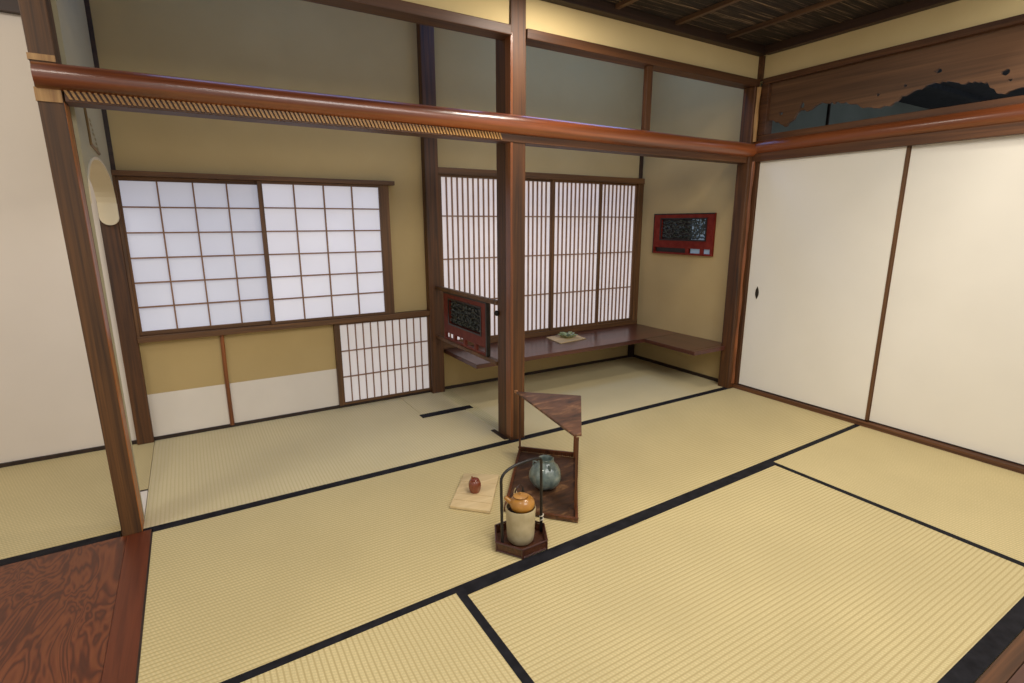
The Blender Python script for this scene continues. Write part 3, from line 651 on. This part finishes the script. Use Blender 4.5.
def post_at(x, y, w_, z0=.012):
    b = MB(); d = Vector((.365, .471, 0)).normalized()*w_/2; n = Vector((-d.y, d.x, 0)); c = Vector((x, y, 0))
    quad(b, [c-d-n, c+d-n, c+d+n, c-d+n], z0, zr-.008); under(b.build('post', PSW, bevel=.001), sd)
post_at(.138, -.385, .014); post_at(-.166, -.782, .012)
# celadon jar
cj = empty('celadon_vase', 'grey-green lobed ceramic jar with pinched mouth on the rustic stand', 'vase', (-.164, -.556, .0132))
cj.scale = (1.10, 1.10, 1.1)
CEL, nt, bb, N = mat('celadon_glaze'); n1 = N('ShaderNodeTexNoise', Scale=26.0, Detail=4.0); tc = N('ShaderNodeTexCoord'); nt.links.new(tc.outputs['Object'], n1.inputs['Vector'])
rr = ramp(N, [(.3, (74, 86, 84)), (.5, (100, 114, 108)), (.72, (150, 158, 148))]); nt.links.new(n1.outputs['Fac'], rr.inputs[0]); nt.links.new(rr.outputs[0], bb.inputs['Base Color']); bb.inputs['Roughness'].default_value = .28; bb.inputs['Coat Weight'].default_value = .4
lob = lambda t, z: 1+.10*(abs(math.cos(2.5*t))-.5)*min(1, max(0, (.125-z)/.03))
b = MB(); b.lathe([(.024, 0), (.034, .001), (.048, .012), (.060, .030), (.066, .050), (.063, .070), (.053, .090), (.040, .105), (.031, .114), (.028, .119), (.029, .125), (.031, .129), (.029, .130), (.026, .124), (.024, .116), (.02, .10)], n=60, fn=lambda t, z: lob(t, z))
b.build('body', CEL, cj, smooth=True)
b = MB(); b.lathe([(.024, .1005), (.0255, .1015), (.002, .1020)], n=24); b.build('dark_mouth', BLK, cj)
for a in (.3, 2.4, 4.5):
    b = MB(); b.tube([(.036*math.cos(a), .036*math.sin(a), .110), (.050*math.cos(a), .050*math.sin(a), .112), (.052*math.cos(a), .052*math.sin(a), .096)], .0035, 8); b.build('lug', CEL, cj, smooth=True)

# hexagonal tray with hoop handle, brazier and kettle
TC = Vector((-.478, -.842, 0))
hx = empty('handled_tray', 'dark hexagonal wicker tray with tall black hoop handle', 'tray', TC+Vector((0, 0, .0018)))
WICK = wood('dark_wicker', (34, 16, 10), (78, 42, 24), 'X', .4, 120, 60, .8, .2, c3=(112, 66, 42))
def hexa(r): return [Vector((r*math.cos(R(2+60*k)), r*math.sin(R(2+60*k)), 0)) for k in range(6)]
b = MB(); h = hexa(.103); b.prism([(p.x, p.y, .0) for p in h], [(p.x, p.y, .008) for p in h]); b.build('tray_floor', WICK, hx)
for k in range(6):
    a0, a1 = hexa(.107)[k], hexa(.107)[(k+1)%6]; i0, i1 = hexa(.101)[k], hexa(.101)[(k+1)%6]
    b = MB(); b.prism([(a0.x, a0.y, 0), (a1.x, a1.y, 0), (i1.x, i1.y, 0), (i0.x, i0.y, 0)], [(a0.x*1.02, a0.y*1.02, .034), (a1.x*1.02, a1.y*1.02, .034), (i1.x*1.02, i1.y*1.02, .034), (i0.x*1.02, i0.y*1.02, .034)])
    b.build('side_wall', WICK, hx)
b = MB()
for z, rr_ in ((.002, .108), (.036, .110)):
    h = hexa(rr_); h2 = h+[h[0]]
    for p, q_ in zip(h2[:-1], h2[1:]): b.tube([(p.x, p.y, z+.002), (q_.x, q_.y, z+.002)], .0036, 8)
for p in hexa(.108): b.tube([(p.x, p.y, 0), (p.x, p.y, .040)], .0042, 8)
b.build('rim', flat('dark_red_rim', (62, 28, 20), .3, coat=.4), hx, smooth=True)
IRON = flat('black_handle', (30, 26, 24), .4, .2)
b = MB(); A = Vector((-.086, -.010, .008)); B_ = Vector((.100, .006, .008)); ht = .325; pts = []
for k in range(41):
    t = k/40
    if t < .32: pts.append(A.lerp(Vector((A.x-.004, A.y, ht-.05)), t/.32))
    elif t > .68: pts.append(Vector((B_.x-.004, B_.y, ht-.02)).lerp(B_, (t-.68)/.32))
    else:
        s = (t-.32)/.36; th = math.pi*(1-s)
        x = .003+.093*(abs(math.cos(th))**.75)*(1 if math.cos(th) > 0 else -1); z0_ = (ht-.05)*(1-s)+(ht-.02)*s
        pts.append(Vector((x, A.y+(B_.y-A.y)*s, z0_+.036*math.sin(th)**.8)))
b.tube([tuple(p) for p in pts], .0055, 10); b.build('handle', IRON, hx, smooth=True)
for (cx, cy) in ((B_.x, B_.y),):
    b = MB(); b.tube([(cx+.0075*math.cos(a), cy+.0075*math.sin(a), .05+.0016*i) for i, a in [(i, i*math.pi/5) for i in range(21)]], .0022, 6); b.build('binding', flat('pale_cord', (206, 198, 180), .8), hx, smooth=True)
bz = empty('tea_brazier', 'tall cream ceramic brazier standing in the hexagonal tray', 'brazier', TC+Vector((0, 0, .0105)))
CREAM = flat('cream_ceramic', (180, 164, 128), .5, coat=.15)
b = MB(); b.lathe([(.03, 0), (.044, .001), (.050, .008), (.053, .03), (.0545, .07), (.056, .11), (.058, .137), (.0565, .142), (.053, .139), (.050, .11), (.048, .02), (.03, .012)], n=56); b.build('body', CREAM, bz, smooth=True)
b = MB(); b.lathe([(.050, .110), (.0515, .118), (.045, .125), (.01, .126)], n=40); b.build('ember_well', flat('dark_well_brown', (50, 28, 20), .8), bz, smooth=True)  # dark brown inside of the brazier mouth
kt = empty('kettle', 'orange-yellow ceramic kettle sitting on the cream brazier', 'kettle', TC+Vector((.005, -.003, .141)))
kt.scale = (.93, .93, .93)
OR = flat('amber_glaze', (172, 118, 44), .32, coat=.4)
ko_ = bpy.data.objects
b = MB(); b.lathe([(.02, -.006), (.036, -.003), (.046, .006), (.0515, .020), (.050, .034), (.042, .046), (.032, .054), (.029, .056), (.02, .055)], n=48); b.build('body', OR, kt, smooth=True)
b = MB(); b.lathe([(.029, .055), (.0295, .058), (.020, .0615), (.006, .063), (.004, .0665), (.0065, .071), (.002, .073)], c=(-.006, .003, 0), n=36); lid = b.build('lid', flat('amber_lid_glaze', (180, 130, 66), .35, coat=.3), kt, smooth=True)
b = MB(); dirn = Vector((-.80, .60, 0)).normalized()
b.tube([tuple(dirn*.042+Vector((0, 0, .026))), tuple(dirn*.058+Vector((0, 0, .036))), tuple(dirn*.070+Vector((0, 0, .048)))], [.014, .010, .0075], 12); b.build('spout', OR, kt, smooth=True)
b = MB(); b.tube([(-.006+.0298*math.cos(a), .003+.0298*math.sin(a), .0562) for a in [i*math.pi/16 for i in range(33)]], .0012, 6); b.build('seam', flat('lid_seam_brown', (96, 60, 26), .6), lid)  # dark brown ring along the lid seam
b = MB(); b.lathe([(.0055, 0), (.0058, .0012), (.002, .0014)], n=14); o = b.build('spout_hole', BLK, kt); o.location = tuple(dirn*.0705+Vector((0, 0, .0478))); o.rotation_euler = dirn.to_track_quat('Z', 'Y').to_euler()
for s, mm, lab in ((-1, flat('pale_lug', (214, 196, 150), .4), None), (1, BLK, 'dark lug and bail loop')):
    b = MB(); c = Vector((.6, .8, 0))*.034*s if s > 0 else Vector((-.010, .036, 0))
    b.tube([(c.x, c.y, .048), (c.x, c.y, .064), (c.x, c.y, .078)], [.008, .006, .0015], 8); lg = b.build('lug', mm, kt, smooth=True)
b = MB(); b.tube([(.005+.020*math.cos(a), .030+.004*math.sin(a*2), .062+.026*math.sin(a)) for a in [math.pi*i/12 for i in range(13)]], .0034, 8); b.build('bail', flat('dark_cane', (54, 32, 26), .4), kt, smooth=True)
